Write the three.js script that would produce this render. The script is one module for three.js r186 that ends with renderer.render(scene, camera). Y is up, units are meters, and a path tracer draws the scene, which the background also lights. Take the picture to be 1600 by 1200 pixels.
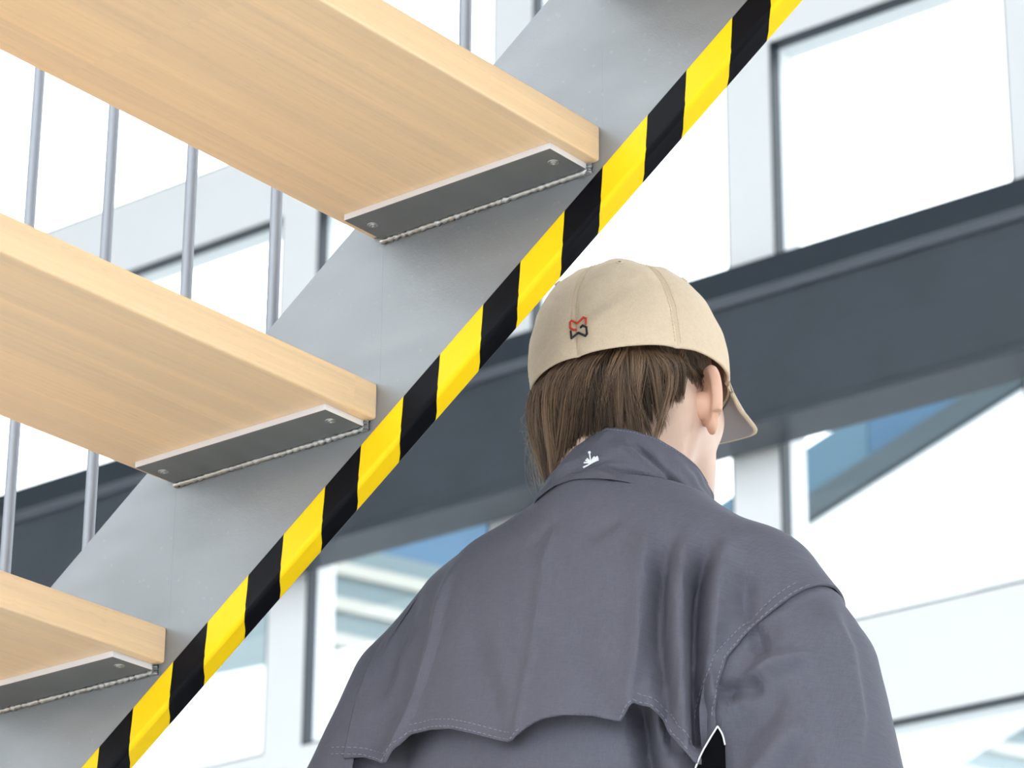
import * as THREE from 'three';
import { RoundedBoxGeometry } from 'three/addons/geometries/RoundedBoxGeometry.js';
import { mergeGeometries } from 'three/addons/utils/BufferGeometryUtils.js';

// ---------------------------------------------------------------- camera, sky, light, exposure
const scene = new THREE.Scene();
const SKY = 2.6;
scene.background = new THREE.Color().setRGB(SKY, SKY, 1.005 * SKY);   // an even, bright overcast sky
const camera = new THREE.PerspectiveCamera(13.545, 1600 / 1200, 0.05, 200);
camera.position.set(-2.0169, 0.514, 1.5331);
camera.lookAt(-2.0169 + 0.7194, 0.514 + 0.3803, 1.5331 - 0.5812);
camera.rotateZ(0.00734);
camera.focus = 2.88;
camera.userData.fStop = 11;
const renderer = new THREE.WebGLRenderer({ antialias: true });
renderer.toneMapping = THREE.LinearToneMapping;
renderer.toneMappingExposure = 1.75;
renderer.shadowMap.enabled = true;

// ---------------------------------------------------------------- helpers
function mulberry(a) { return () => { a |= 0; a = a + 0x6D2B79F5 | 0; let t = Math.imul(a ^ a >>> 15, 1 | a); t = t + Math.imul(t ^ t >>> 7, 61 | t) ^ t; return ((t ^ t >>> 14) >>> 0) / 4294967296; }; }
const lerp = (a, b, t) => a + (b - a) * t;
const clamp = (x, a = 0, b = 1) => Math.min(b, Math.max(a, x));
const sstep = (a, b, x) => { const t = clamp((x - a) / (b - a)); return t * t * (3 - 2 * t); };
function hash2(i, j, s) { let h = Math.imul(i, 374761393) + Math.imul(j, 668265263) + Math.imul(s, 974634541) | 0; h = Math.imul(h ^ h >>> 13, 1274126177); return ((h ^ h >>> 16) >>> 0) / 4294967296; }
function vnoise(x, y, s = 1, px = 0, py = 0) {       // value noise, periodic when px, py are given
  const i = Math.floor(x), j = Math.floor(y), u = x - i, v = y - j, a = u * u * (3 - 2 * u), b = v * v * (3 - 2 * v);
  const w = (n, p) => p ? ((n % p) + p) % p : n;
  const i0 = w(i, px), i1 = w(i + 1, px), j0 = w(j, py), j1 = w(j + 1, py);
  return lerp(lerp(hash2(i0, j0, s), hash2(i1, j0, s), a), lerp(hash2(i0, j1, s), hash2(i1, j1, s), a), b);
}
const names = {};
function numbered(n) { const k = names[n] = (names[n] ?? -1) + 1; return k ? n + '_' + String(k).padStart(3, '0') : n; }
function tag(o, label, category, group, kind) { if (label) o.userData.label = label; if (category) o.userData.category = category; if (group) o.userData.group = group; if (kind) o.userData.kind = kind; return o; }
function mesh(name, geo, mat, parent = scene) {
  const m = new THREE.Mesh(geo, mat);
  m.name = parent === scene ? numbered(name) : name; m.castShadow = m.receiveShadow = true; parent.add(m); return m;
}
function thing(name, label, category, pos = [0, 0, 0], turn = 0, group) {
  const o = new THREE.Group(); o.name = numbered(name); o.position.set(...pos); o.rotation.y = turn; scene.add(o);
  return tag(o, label, category, group);
}
function structure(name, parent = scene) { const o = new THREE.Group(); o.name = name; o.userData.kind = 'structure'; parent.add(o); return o; }
function box(x0, x1, y0, y1, z0, z1) { const g = new THREE.BoxGeometry(x1 - x0, y1 - y0, z1 - z0); g.translate((x0 + x1) / 2, (y0 + y1) / 2, (z0 + z1) / 2); return boxUV(g); }
function rbox(x0, x1, y0, y1, z0, z1, r = 0.004, seg = 2) { const g = new RoundedBoxGeometry(x1 - x0, y1 - y0, z1 - z0, seg, r); g.translate((x0 + x1) / 2, (y0 + y1) / 2, (z0 + z1) / 2); return boxUV(g); }
function boxUV(g, along = 'x') {                      // uv in metres, v running along the given axis
  if (g.index) { const n = g.toNonIndexed(); g.copy(n); }
  const p = g.attributes.position, n = g.attributes.normal, uv = new Float32Array(p.count * 2);
  const ax = { x: 0, y: 1, z: 2 }[along], oth = [0, 1, 2].filter(k => k !== ax);
  for (let i = 0; i < p.count; i++) {
    const P = [p.getX(i), p.getY(i), p.getZ(i)], N = [n.getX(i), n.getY(i), n.getZ(i)].map(Math.abs);
    let u, v = P[ax];
    if (N[ax] > 0.8) { u = P[oth[0]]; v = P[oth[1]]; } else u = N[oth[0]] > N[oth[1]] ? P[oth[1]] : P[oth[0]];
    uv[2 * i] = u; uv[2 * i + 1] = v;
  }
  g.setAttribute('uv', new THREE.BufferAttribute(uv, 2)); return g;
}
function tubeAlong(pts, r, seg = 8, n, closed = false) {
  const c = new THREE.CatmullRomCurve3(pts.map(p => new THREE.Vector3(...p)), closed, 'centripetal');
  return new THREE.TubeGeometry(c, n ?? Math.max(4, pts.length * 4), r, seg, closed);
}
function bare(g) { const o = g.index ? g.toNonIndexed() : g; for (const k of Object.keys(o.attributes)) if (!['position', 'normal', 'uv'].includes(k)) o.deleteAttribute(k); return o; }
const merge = l => mergeGeometries(l.map(bare), false);
function dataTex(w, h, fn, srgb, rep) {
  const d = new Uint8Array(w * h * 4);
  for (let j = 0; j < h; j++) for (let i = 0; i < w; i++) { const c = fn(i / w, j / h, i, j), k = 4 * (j * w + i); d[k] = clamp(c[0]) * 255; d[k + 1] = clamp(c[1]) * 255; d[k + 2] = clamp(c[2]) * 255; d[k + 3] = 255; }
  const t = new THREE.DataTexture(d, w, h, THREE.RGBAFormat); t.wrapS = t.wrapT = THREE.RepeatWrapping; t.magFilter = THREE.LinearFilter; t.minFilter = THREE.LinearMipmapLinearFilter; t.generateMipmaps = true;
  if (srgb) t.colorSpace = THREE.SRGBColorSpace; if (rep) t.repeat.set(...rep); t.needsUpdate = true; return t;
}
const sr = x => x <= 0.0031308 ? 12.92 * x : 1.055 * Math.pow(x, 1 / 2.4) - 0.055;
const lin = (r, g, b) => new THREE.Color().setRGB(r, g, b);

// ---------------------------------------------------------------- materials
const std = (c, o = {}) => new THREE.MeshStandardMaterial({ color: lin(...c), roughness: 0.6, metalness: 0, ...o });
const phys = (c, o = {}) => new THREE.MeshPhysicalMaterial({ color: lin(...c), roughness: 0.6, metalness: 0, ...o });
const M = {};
function woodTexture(seed) {
  const R = mulberry(seed), edges = [0]; while (edges[edges.length - 1] < 1) edges.push(edges[edges.length - 1] + 0.13 + R() * 0.13);
  const tone = edges.map(() => R());
  return dataTex(512, 2048, (u, v) => {
    let s = 0; while (edges[s + 1] < u) s++;
    const o = s * 17.3, tn = tone[s];
    const w = u + 0.012 * (vnoise(v * 3 + o, 1.5, seed) - 0.5);
    const broad = vnoise(w * 22 + o, v * 2.2 + o, seed + 1), mid = vnoise(w * 90 + o, v * 5 + o, seed + 2), fine = vnoise(w * 300, v * 26, seed + 3), fleck = vnoise(w * 420, v * 90, seed + 4);
    let k = 0.95 + 0.06 * (tn - 0.5) + 0.11 * (broad - 0.5) + 0.07 * (mid - 0.5) + 0.05 * (fine - 0.5);
    if (fleck > 0.83) k -= 0.05;
    const warm = 0.5 + 0.5 * (broad * 0.6 + tn * 0.4);
    return [sr(0.86 * k), sr(0.615 * k * (1.03 - 0.07 * warm)), sr(0.385 * k * (1.10 - 0.24 * warm))];
  }, true, [1 / 0.3, 1 / 1.4]);
}
M.wood = [3, 11, 29].map(s => phys([1, 1, 1], { map: woodTexture(s), roughness: 0.42, clearcoat: 0.12, clearcoatRoughness: 0.35 }));
const speckBump = dataTex(512, 512, (u, v, i, j) => { const a = vnoise(u * 128, v * 128, 7, 128, 128), b = vnoise(u * 32, v * 32, 8, 32, 32), d = hash2(i >> 1, j >> 1, 5) > 0.99 ? 0.25 : 0; const k = 0.35 * a + 0.3 * b + d; return [k, k, k]; }, false, [7, 7]);
const steelTone = dataTex(512, 512, (u, v, i, j) => { const a = vnoise(u * 6, v * 6, 17, 6, 6), b = vnoise(u * 40, v * 12, 18, 40, 12), c = hash2(i >> 1, j >> 1, 9); const k = 0.9 + 0.08 * a + 0.05 * b + (c > 0.994 ? 0.05 : 0); return [k * 0.99, k, k * 1.01]; }, true, [1.6, 1.6]);
M.steel = std([0.285, 0.286, 0.290], { map: steelTone, roughness: 0.42, metalness: 0.45, bumpMap: speckBump, bumpScale: 0.00011 });
M.plate = std([0.21, 0.212, 0.215], { map: steelTone, roughness: 0.5, metalness: 0.5, bumpMap: speckBump, bumpScale: 0.0001 });
M.litCutEdge = std([0.80, 0.79, 0.83], { roughness: 0.45, metalness: 0.2 });  // bright cut metal, paled further because these faces catch the light
M.weld = std([0.46, 0.455, 0.45], { roughness: 0.3, metalness: 0.9 });
M.screw = std([0.40, 0.40, 0.40], { roughness: 0.3, metalness: 0.9 });
M.baluster = std([0.27, 0.28, 0.31], { roughness: 0.45, metalness: 0.4 });
M.yellow = phys([0.96, 0.62, 0.008], { roughness: 0.36, specularIntensity: 0.3 });
M.black = phys([0.005, 0.005, 0.007], { roughness: 0.32, specularIntensity: 0.16 });
M.white = std([0.73, 0.73, 0.735], { roughness: 0.55 });
M.wall = std([0.84, 0.84, 0.83], { roughness: 0.9 });
M.ceiling = std([0.32, 0.32, 0.32], { roughness: 0.9 });
M.floor = std([0.80, 0.785, 0.76], { roughness: 0.45, map: dataTex(512, 512, (u, v) => { const k = 0.9 + 0.1 * vnoise(u * 8, v * 8, 41, 8, 8) + 0.05 * (vnoise(u * 64, v * 64, 42, 64, 64) - 0.5); return [k, k, k]; }, true, [0.4, 0.4]) });
M.gasket = std([0.005, 0.013, 0.024], { roughness: 0.5 });
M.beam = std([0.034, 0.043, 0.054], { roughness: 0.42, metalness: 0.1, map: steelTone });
M.litLip = std([0.068, 0.076, 0.094], { roughness: 0.4, metalness: 0.1 });  // lighter beam paint on the upper flange, standing for its edge highlight
M.glass = phys([0.93, 0.975, 1.0], { roughness: 0.0, transmission: 1, thickness: 0, ior: 1.5 });
// ---------------------------------------------------------------- the hall
const ROOM = { x0: -8, x1: 4, z0: -10, z1: 7, h: 6.8 };
mesh('floor', box(ROOM.x0 - 0.3, ROOM.x1 + 0.15, -0.25, 0, ROOM.z0 - 0.3, ROOM.z1 + 0.3), M.floor).userData.kind = 'structure';
mesh('wall_front', box(ROOM.x0 - 0.3, ROOM.x1 + 0.12, 0, ROOM.h, ROOM.z0 - 0.3, ROOM.z0), M.wall).userData.kind = 'structure';
const outdoor = mesh('ground', box(-40, 60, -0.5, -0.27, -60, 40), std([0.5, 0.5, 0.48], { roughness: 0.95 })); outdoor.userData.kind = 'structure';

// glazed wall behind the person: white mullions and transoms, a dark gasket frame in each opening, a pane in each frame
{
  const wall = structure('window_1'), X = ROOM.x1;
  const edges = []; for (let k = 9; k >= 1; k--) edges.push(-2.64 + 0.81 * k); for (let k = 0; k < 10; k++) if (k !== 3) edges.push(-2.64 - 0.7625 * k); edges.sort((a, b) => a - b);
  const W = 0.135;
  for (const z of edges) mesh('mullion', rbox(X, X + 0.12, 0, ROOM.h, z, z + W, 0.004), M.white, wall);
  const bands = [[0, 0.12], [1.3, 1.5], [2.595, 2.85], [3.45, 3.807], [4.42, 4.65], [6.35, ROOM.h]];
  bands.forEach(([a, b], i) => mesh('transom', rbox(X + 0.001, X + 0.119, a, b, ROOM.z0, ROOM.z1, 0.004), i === 3 ? M.gasket : M.white, wall));
  for (let c = 0; c < edges.length - 1; c++) for (let r = 0; r < bands.length - 1; r++) {
    const z0 = edges[c] + W, z1 = edges[c + 1], y0 = bands[r][1], y1 = bands[r + 1][0], t = 0.005, a = X + 0.003, b = X + 0.042;
    mesh('gasket', merge([box(a, b, y0, y0 + t, z0, z1), box(a, b, y1 - t, y1, z0, z1), box(a, b, y0 + t, y1 - t, z0, z0 + t), box(a, b, y0 + t, y1 - t, z1 - t, z1)]), M.gasket, wall);
    mesh('pane', box(X + 0.04, X + 0.046, y0, y1, z0, z1), M.glass, wall);
  }
}
// unseen glazed side behind the camera, put in so the sky lights the hall
{
  const w = structure('window_2'), L0 = ROOM.z0, L1 = ROOM.z1;
  const put = (name, l0, l1, y0, y1, d0, d1, m) => mesh(name, box(ROOM.x0 - d1, ROOM.x0 - d0, y0, y1, l0, l1), m, w);
  put('transom', L0, L1, 0, 0.15, 0, 0.2, M.white); put('transom', L0, L1, ROOM.h - 0.3, ROOM.h, 0, 0.2, M.white); put('transom', L0, L1, 3.2, 3.35, 0, 0.2, M.white);
  const n2 = 8; for (let i = 0; i <= n2; i++) { const l = lerp(L0, L1 - 0.12, i / n2); put('mullion', l, l + 0.12, 0.15, ROOM.h - 0.3, 0.01, 0.19, M.white); }
  for (let i = 0; i < n2; i++) for (const [a, b] of [[0.15, 3.2], [3.35, ROOM.h - 0.3]]) put('pane', lerp(L0, L1 - 0.12, i / n2) + 0.12, lerp(L0, L1 - 0.12, (i + 1) / n2), a, b, 0.1, 0.106, M.glass);
}
// the wall to the right, its window strip cut down to dim that side, and added roof lights
{
  const a = ROOM.z1, b = ROOM.z1 + 0.3;
  mesh('wall_back', merge([box(ROOM.x0 - 0.3, ROOM.x1 + 0.12, 0, 0.4, a, b), box(ROOM.x0 - 0.3, ROOM.x1 + 0.12, 5.2, ROOM.h, a, b), box(ROOM.x0 - 0.3, -7, 0.4, 5.2, a, b), box(-1, ROOM.x1 + 0.12, 0.4, 5.2, a, b)]), M.wall).userData.kind = 'structure';
  const w = structure('window_3'); for (let i = 0; i < 4; i++) { const x = -7 + 1.5 * i; mesh('mullion', box(x, x + 0.1, 0.4, 5.2, a + 0.1, a + 0.2), M.white, w); mesh('pane', box(x + 0.1, x + 1.5, 0.4, 5.2, a + 0.14, a + 0.146), M.glass, w); }
  const r = structure('added_window_4'), y0 = ROOM.h, y1 = ROOM.h + 0.3, x0 = -7.2, x1 = -2.6;  // unseen skylights, added so the floor bounces light up to the treads
  mesh('ceiling', merge([box(ROOM.x0 - 0.3, x0, y0, y1, ROOM.z0 - 0.3, b), box(x1, ROOM.x1 + 0.15, y0, y1, ROOM.z0 - 0.3, b), box(x0, x1, y0, y1, ROOM.z0 - 0.3, -6.5), box(x0, x1, y0, y1, 5.5, b)]), M.ceiling).userData.kind = 'structure';
  for (let i = 0; i < 8; i++) { const z = -6.5 + 1.5 * i; mesh('rafter', box(x0, x1, y0, y1, z, z + 0.1), M.white, r); mesh('pane', box(x0, x1, y0 + 0.2, y0 + 0.206, z + 0.1, z + 1.5), M.glass, r); }
}
// the dark steel floor beam across the glazed wall
{
  const b = thing('steel_beam', 'dark blue-grey steel I-beam running across the whole glazed wall behind the capped person', 'beam');
  const z0 = ROOM.z0, z1 = ROOM.z1;
  mesh('flange', rbox(3.80, 3.955, 3.306, 3.326, z0, z1, 0.004), M.beam, b);
  mesh('flange', rbox(3.796, 3.955, 3.622, 3.652, z0, z1, 0.010, 4), M.litLip, b);
  mesh('web', box(3.812, 3.824, 3.326, 3.622, z0, z1), M.beam, b);
  mesh('top_rail', rbox(3.93, 4.0, 3.652, 3.795, z0, z1, 0.004), M.gasket, b);
}

// ---------------------------------------------------------------- outdoors, seen blurred through the panes
{
  const office = thing("office_building", "blue-grey building with cream horizontal fins seen blurred through the windows behind the beam", "building", [9.203, 0, -8.655], -0.2932);
  const clad = std([0.125, 0.165, 0.175], { roughness: 0.7 }), cream = std([0.33, 0.325, 0.29], { roughness: 0.7 }), blue = std([0.03, 0.095, 0.17], { roughness: 0.3 });
  mesh('wall', box(-0.15, 14, -0.27, 5.93, -1.3, -0.12), clad, office);
  mesh('roof', box(-0.2, 14.1, 6.35, 6.5, -1.35, 0.05), std([0.10, 0.2, 0.3]), office);
  mesh('clerestory', box(-0.15, 14, 5.93, 6.35, -1.3, -0.14), blue, office);
  for (let i = 0; i < 14; i++) mesh('fin', box(-0.15, 14, 5.76 - 0.187 * i, 5.825 - 0.187 * i, -0.12, -0.09), cream, office);
  const ramp = thing('footbridge', 'white sloping covered footbridge with a dark edge beam and blue glass panels outside the windows', 'footbridge', [8, 0, 0]);
  const wh = std([0.88, 0.88, 0.88], { roughness: 0.8 }), dk = std([0.042, 0.062, 0.072], { roughness: 0.6 });
  const slab = (pts, x0, x1) => { const s = new THREE.Shape(pts.map(p => new THREE.Vector2(-p[0], p[1]))), g = new THREE.ExtrudeGeometry(s, { depth: x1 - x0, bevelEnabled: false }); g.rotateY(Math.PI / 2); g.translate(x0, 0, 0); return g; };
  const up = z => 4.81 + 0.335 * (z + 5.13);
  mesh('deck_side', slab([[-8.5, 4.83], [-5.4, 4.72], [-1.0, up(-1.0)], [-1.0, up(-1.0) - 0.665], [-5.4, 4.06], [-8.5, 4.12]], 0, 1.2), wh, ramp);
  mesh('edge_beam', slab([[-5.8, 4.60], [-1.0, up(-1.0)], [-1.0, up(-1.0) + 0.108], [-5.8, 4.70]], -0.02, 0.25), dk, ramp);
  for (let i = 0; i < 5; i++) { const a = -5.75 + i * 0.95, b = a + 0.945; mesh('glass_panel', slab([[a, up(a) + 0.11], [b, up(b) + 0.11], [b, up(b) + 0.36], [a, up(a) + 0.36]], 0.05, 0.075), i % 2 ? std([0.035, 0.10, 0.175], { roughness: 0.25 }) : std([0.06, 0.13, 0.18], { roughness: 0.25 }), ramp); }
  for (const z of [-8.2, -5.9, -1.4]) mesh('column', box(0.4, 0.75, -0.27, z < -5 ? 4.1 : up(z) - 0.6, z - 0.15, z + 0.15), wh, ramp);
}

// ---------------------------------------------------------------- the staircase
const RISE = 0.18, RUN = 0.25226, TH = 0.0343, DEP = 0.262, Y0 = 1.8, SL = RISE / RUN, WID = 1.2, K0 = -9, K1 = 3;
const stairY = (k) => Y0 + k * RISE;
function plank(w, th, d, r) {                         // a board with small rounded edges: top at 0, near face at z = 0, right end at x = 0
  const s = new THREE.Shape(); const x0 = -d, x1 = 0, y0 = -th, y1 = 0;
  s.moveTo(x0 + r, y0); s.lineTo(x1 - r, y0); s.quadraticCurveTo(x1, y0, x1, y0 + r); s.lineTo(x1, y1 - r); s.quadraticCurveTo(x1, y1, x1 - r, y1); s.lineTo(x0 + r, y1); s.quadraticCurveTo(x0, y1, x0, y1 - r); s.lineTo(x0, y0 + r); s.quadraticCurveTo(x0, y0, x0 + r, y0);
  const g = new THREE.ExtrudeGeometry(s, { depth: w - 0.002, bevelEnabled: true, bevelThickness: 0.001, bevelSize: 0.001, bevelOffset: -0.001, bevelSegments: 1, curveSegments: 4 });
  g.rotateY(-Math.PI / 2);                            // shape x -> z, depth -> -x
  g.translate(-0.001, 0, 0); return boxUV(g, 'x');
}
const treadGeo = plank(WID, TH, DEP, 0.0028);
const treadLabels = {
  '3': 'pale beech stair tread, topmost of the flight', '2': 'pale beech stair tread second from the top of the flight', '1': 'pale beech stair tread just above the large uppermost one in view',
  '0': 'large pale beech stair tread seen from below at the top left corner', '-1': 'pale beech stair tread seen from below in the middle of the left side', '-2': 'pale beech stair tread seen from below at the bottom left corner',
};
for (let k = K0 + 1; k <= K1; k++) {
  const t = thing('stair_tread', treadLabels[k] ?? `pale beech stair tread ${['', '', '', 'just below the bottom left one', 'two below the bottom left one', 'three below the bottom left one', 'third from the floor', 'second from the floor', 'lowest of the flight'][-k]}`, 'stair tread', [0, stairY(k), k * RUN], 0, 'beech treads of the open staircase');
  const g = treadGeo.clone(), uv = g.attributes.uv; for (let i = 0; i < uv.count; i++) uv.setXY(i, uv.getX(i) + 0.071 * (k + 20), uv.getY(i) + 0.37 * (k + 20));
  mesh('board', g, M.wood[(k + 30) % 3], t);
}
// stringers: a flat steel plate on each side; support plates welded to the near face carry the treads
const zA = -2.62, zB = 1.2;
function stringerGeo(x0, x1) {
  const lo = z => Y0 + SL * z - 0.0805, hi = z => Y0 + SL * z + 0.187, zf = (0 - Y0 + 0.0805) / SL, zt = (0 - Y0 - 0.187) / SL;
  const s = new THREE.Shape([[zt, 0], [zf, 0], [zB, lo(zB)], [zB, hi(zB)]].map(p => new THREE.Vector2(-p[0], p[1])));
  const g = new THREE.ExtrudeGeometry(s, { depth: x1 - x0 - 0.002, bevelEnabled: true, bevelSize: 0.001, bevelThickness: 0.001, bevelOffset: -0.001, bevelSegments: 1 });
  g.rotateY(Math.PI / 2); g.translate(x0 + 0.001, 0, 0); return boxUV(g, 'z');
}
const SX = 0.018;
function weldBead(z0, z1, seed) {
  const R = mulberry(seed), l = [], n = 110;
  const g = new THREE.CylinderGeometry(1, 1, 1, 9, n, false); const p = g.attributes.position;
  const rad = []; for (let i = 0; i <= n; i++) rad.push(0.0023 + 0.0009 * vnoise(i * 0.55, 0.3, seed) + 0.0010 * (R() - 0.5) + 0.0006 * Math.sin(i * 1.7));
  for (let i = 0; i < p.count; i++) { const t = p.getY(i) + 0.5, k = Math.round(t * n), r = rad[k], wob = 0.0008 * (vnoise(k * 0.4, 5.5, seed) - 0.5); p.setXYZ(i, p.getX(i) * r - 0.0012 + wob, p.getZ(i) * r + wob, lerp(z0, z1, t)); }
  g.computeVertexNormals(); return bare(g);
}
const screwGeo = (() => {
  const pr = [[0, 0.0004], [0.0015, 0.0004], [0.0016, 0.0016], [0.0026, 0.0017], [0.0030, 0.0006], [0.0036, 0.0004], [0.0044, 0.0010], [0.0050, 0.0006], [0.0052, -0.001]].map(a => new THREE.Vector2(...a));
  const g = new THREE.LatheGeometry(pr, 24); g.rotateX(Math.PI); return bare(g);
})();
function stringer(x0, x1, inner, label) {
  const s = thing('stair_stringer', label, 'stair stringer');
  mesh('plate', stringerGeo(x0, x1), M.steel, s);
  for (let k = K0 + 1; k <= K1; k++) {
    const y1 = stairY(k) - TH, y0 = y1 - 0.006, zn = k * RUN - 0.0115, zr = k * RUN - 0.2476, sgn = inner;   // sgn -1: plate towards -x
    const a = sgn < 0 ? x0 - 0.0554 : x1, b = sgn < 0 ? x0 : x1 + 0.0554;
    const sp = mesh('support_plate', rbox(a, b, y0, y1, zr, zn, 0.0004, 1), M.plate, s);
    if (sgn < 0 && k >= -4) {
      mesh('lit_cut_edge', merge([box(a - 0.0003, a, y0 + 0.0003, y1 - 0.0001, zr, zn), box(a, b, y0 + 0.0003, y1 - 0.0001, zn, zn + 0.0003)]), M.litCutEdge, sp);
      const w = weldBead(zr - 0.001, zn + 0.001, 50 + k); w.translate(x0 - 0.0016, y0 - 0.0012, 0);
      const e = weldBead(0, 0.009, 80 + k); e.rotateX(Math.PI / 2); e.translate(x0 - 0.0008, y1 - 0.001, zn + 0.0012);
      mesh('weld_bead', merge([w, e]), M.weld, sp);
      for (const z of [k * RUN - 0.0253, k * RUN - 0.2332]) { const g = screwGeo.clone(); g.rotateY(0.5 * k + z * 9); g.translate(x0 - 0.033, y0 + 0.0002, z); mesh('screw', g, M.screw, sp); }
    }
  }
  if (inner < 0) for (let k = -4; k <= 2; k++) {       // ground-down seams where the outer posts are welded on
    const z = k * RUN + 0.0015, y = stairY(k); mesh('ground_seam', box(x0 - 0.00007, x0 + 0.001, y + 0.001, Y0 + SL * z + 0.18, z - 0.002, z + 0.002), M.steel, s);
  }
  return s;
}
stringer(0, SX, -1, 'silver-painted flat steel stair stringer with welded support plates, taped black and yellow below');
stringer(-WID - SX, -WID, 1, 'silver-painted steel stair stringer at the far left end of the treads, without tape');

// black and yellow edge protector wrapped round the lower edge of the stringer
{
  const t = thing('hazard_edge_strip', 'glossy black and yellow striped edge strip wrapped along the lower edge of the steel stringer', 'hazard strip');
  const ca = Math.cos(Math.atan(SL)), sa = Math.sin(Math.atan(SL));
  // cross-section (x, q): q runs perpendicular to the slope, 0 at the height line of the tread noses; slant is how far the stripe edge has shifted along the slope
  const qT = -0.0435 * ca, qB = -0.0805 * ca - 0.0012, T = 0.0016, R = 0.0045, prof = [];
  prof.push([-0.0002, qT, 0]); prof.push([-T * 0.7, qT - 0.0006, 0.0005]); prof.push([-T, qT - 0.002, 0.0016]);
  prof.push([-T, qT - 0.012, 0.0098]); prof.push([-T - 0.0006, qB + R + 0.004, 0.0185]);
  for (let i = 0; i <= 8; i++) { const a = Math.PI / 2 * i / 8; prof.push([-T - 0.0006 + R - R * Math.cos(a), qB + R - R * Math.sin(a), 0.021 + 0.0095 * i / 8]); }
  prof.push([0.012, qB + 0.0004, 0.0395]); prof.push([SX - 0.001, qB - 0.0006, 0.047]); prof.push([SX + 0.0008, qB + 0.0006, 0.0492]); prof.push([SX + 0.0008, qB + 0.006, 0.054]);
  const strip = (s0, s1) => {
    const pos = [], idx = [], n = 2;
    for (let j = 0; j <= n; j++) for (const [x, q, sh] of prof) { const s = lerp(s0, s1, j / n) - sh; pos.push(x, Y0 + s * sa + q * ca, s * ca - q * sa); }
    const m = prof.length; for (let j = 0; j < n; j++) for (let i = 0; i < m - 1; i++) { const a = j * m + i, b = a + 1, c = a + m, d = c + 1; idx.push(a, c, b, b, c, d); }
    const g = new THREE.BufferGeometry(); g.setAttribute('position', new THREE.Float32BufferAttribute(pos, 3)); g.setIndex(idx); g.computeVertexNormals(); return g;
  };
  const P = 0.1117, yel = 0.0600; let n = 0;
  for (let k = -26; k <= 11; k++) {                   // yellow stripe: upper-edge coordinate from s to s + yel
    const s = 0.0921 + P * k;
    if (s < -3.0 || s > 1.40) continue;
    mesh('yellow_stripe', strip(s, s + yel), M.yellow, t); mesh('black_stripe', strip(s + yel, s + P), M.black, t);
  }
}
// railing with round balusters on the outer face of the stringer
{
  const r = thing('stair_railing', 'stair railing of thin round grey metal balusters standing behind the steel stringer', 'railing');
  const g = 0.1168, geo = new THREE.CylinderGeometry(0.0058, 0.0058, 1.02, 20); geo.translate(0, 0.51, 0);
  for (let k = -14; k <= 11; k++) {
    const z = -0.176 + g * k, y = Y0 + SL * z + 0.02; if (y < 0.02) continue;
    const b = mesh('baluster', geo, M.baluster, r); b.position.set(SX + 0.0075, y, z);
  }
  const yz = z => Y0 + SL * z + 1.04;
  mesh('handrail', tubeAlong([[SX + 0.0075, yz(-1.82), -1.82], [SX + 0.0075, yz(-0.3), -0.3], [SX + 0.0075, yz(1.16), 1.16]], 0.021, 14, 8), M.baluster, r);
}
// ---------------------------------------------------------------- the person: jacket field in the body's own axes (x right, y up from the neck, z towards the back)
const PROF = [[0.03, 0.05, 0.05, 0.008], [-0.03, 0.064, 0.064, 0.012], [-0.06, 0.100, 0.083, 0.012], [-0.09, 0.152, 0.098, 0.010], [-0.13, 0.186, 0.110, 0.008], [-0.18, 0.198, 0.119, 0.005], [-0.25, 0.198, 0.125, 0.003], [-0.35, 0.193, 0.127, 0], [-0.50, 0.186, 0.124, -0.004], [-0.80, 0.196, 0.128, -0.005]];
function profAt(y) {
  let i = 0; while (i < PROF.length - 2 && PROF[i + 1][0] > y) i++;
  const a = PROF[i], b = PROF[i + 1], t = clamp((a[0] - y) / (a[0] - b[0])), p = PROF[Math.max(0, i - 1)], q = PROF[Math.min(PROF.length - 1, i + 2)], o = [];
  for (let k = 1; k < 4; k++) { const m1 = (b[k] - p[k]) / Math.max(1e-6, p[0] - b[0] || a[0] - b[0]) * (a[0] - b[0]), m2 = (q[k] - a[k]) / Math.max(1e-6, a[0] - q[0]) * (a[0] - b[0]), t2 = t * t, t3 = t2 * t; o.push((2 * t3 - 3 * t2 + 1) * a[k] + (t3 - 2 * t2 + t) * m1 + (-2 * t3 + 3 * t2) * b[k] + (t3 - t2) * m2); }
  return o;
}
const PTAB = []; for (let i = 0; i <= 900; i++) PTAB.push(profAt(0.05 - i * 0.001));
function capsule(x, y, z, a, b) {
  const dx = b[0] - a[0], dy = b[1] - a[1], dz = b[2] - a[2], px = x - a[0], py = y - a[1], pz = z - a[2];
  const t = clamp((px * dx + py * dy + pz * dz) / (dx * dx + dy * dy + dz * dz));
  return Math.hypot(px - t * dx, py - t * dy, pz - t * dz) - (a[3] + (b[3] - a[3]) * t);
}
const smin = (a, b, k) => { const h = Math.max(k - Math.abs(a - b), 0) / k; return Math.min(a, b) - h * h * k * 0.25; };
const LDROP = 0.028, LNARROW = 0.06;
const ARM = [[0.146, -0.150, 0.004, 0.064], [0.200, -0.222, 0.006, 0.072], [0.238, -0.335, 0.004, 0.077], [0.262, -0.470, -0.015, 0.066], [0.276, -0.720, -0.075, 0.050]];
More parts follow.
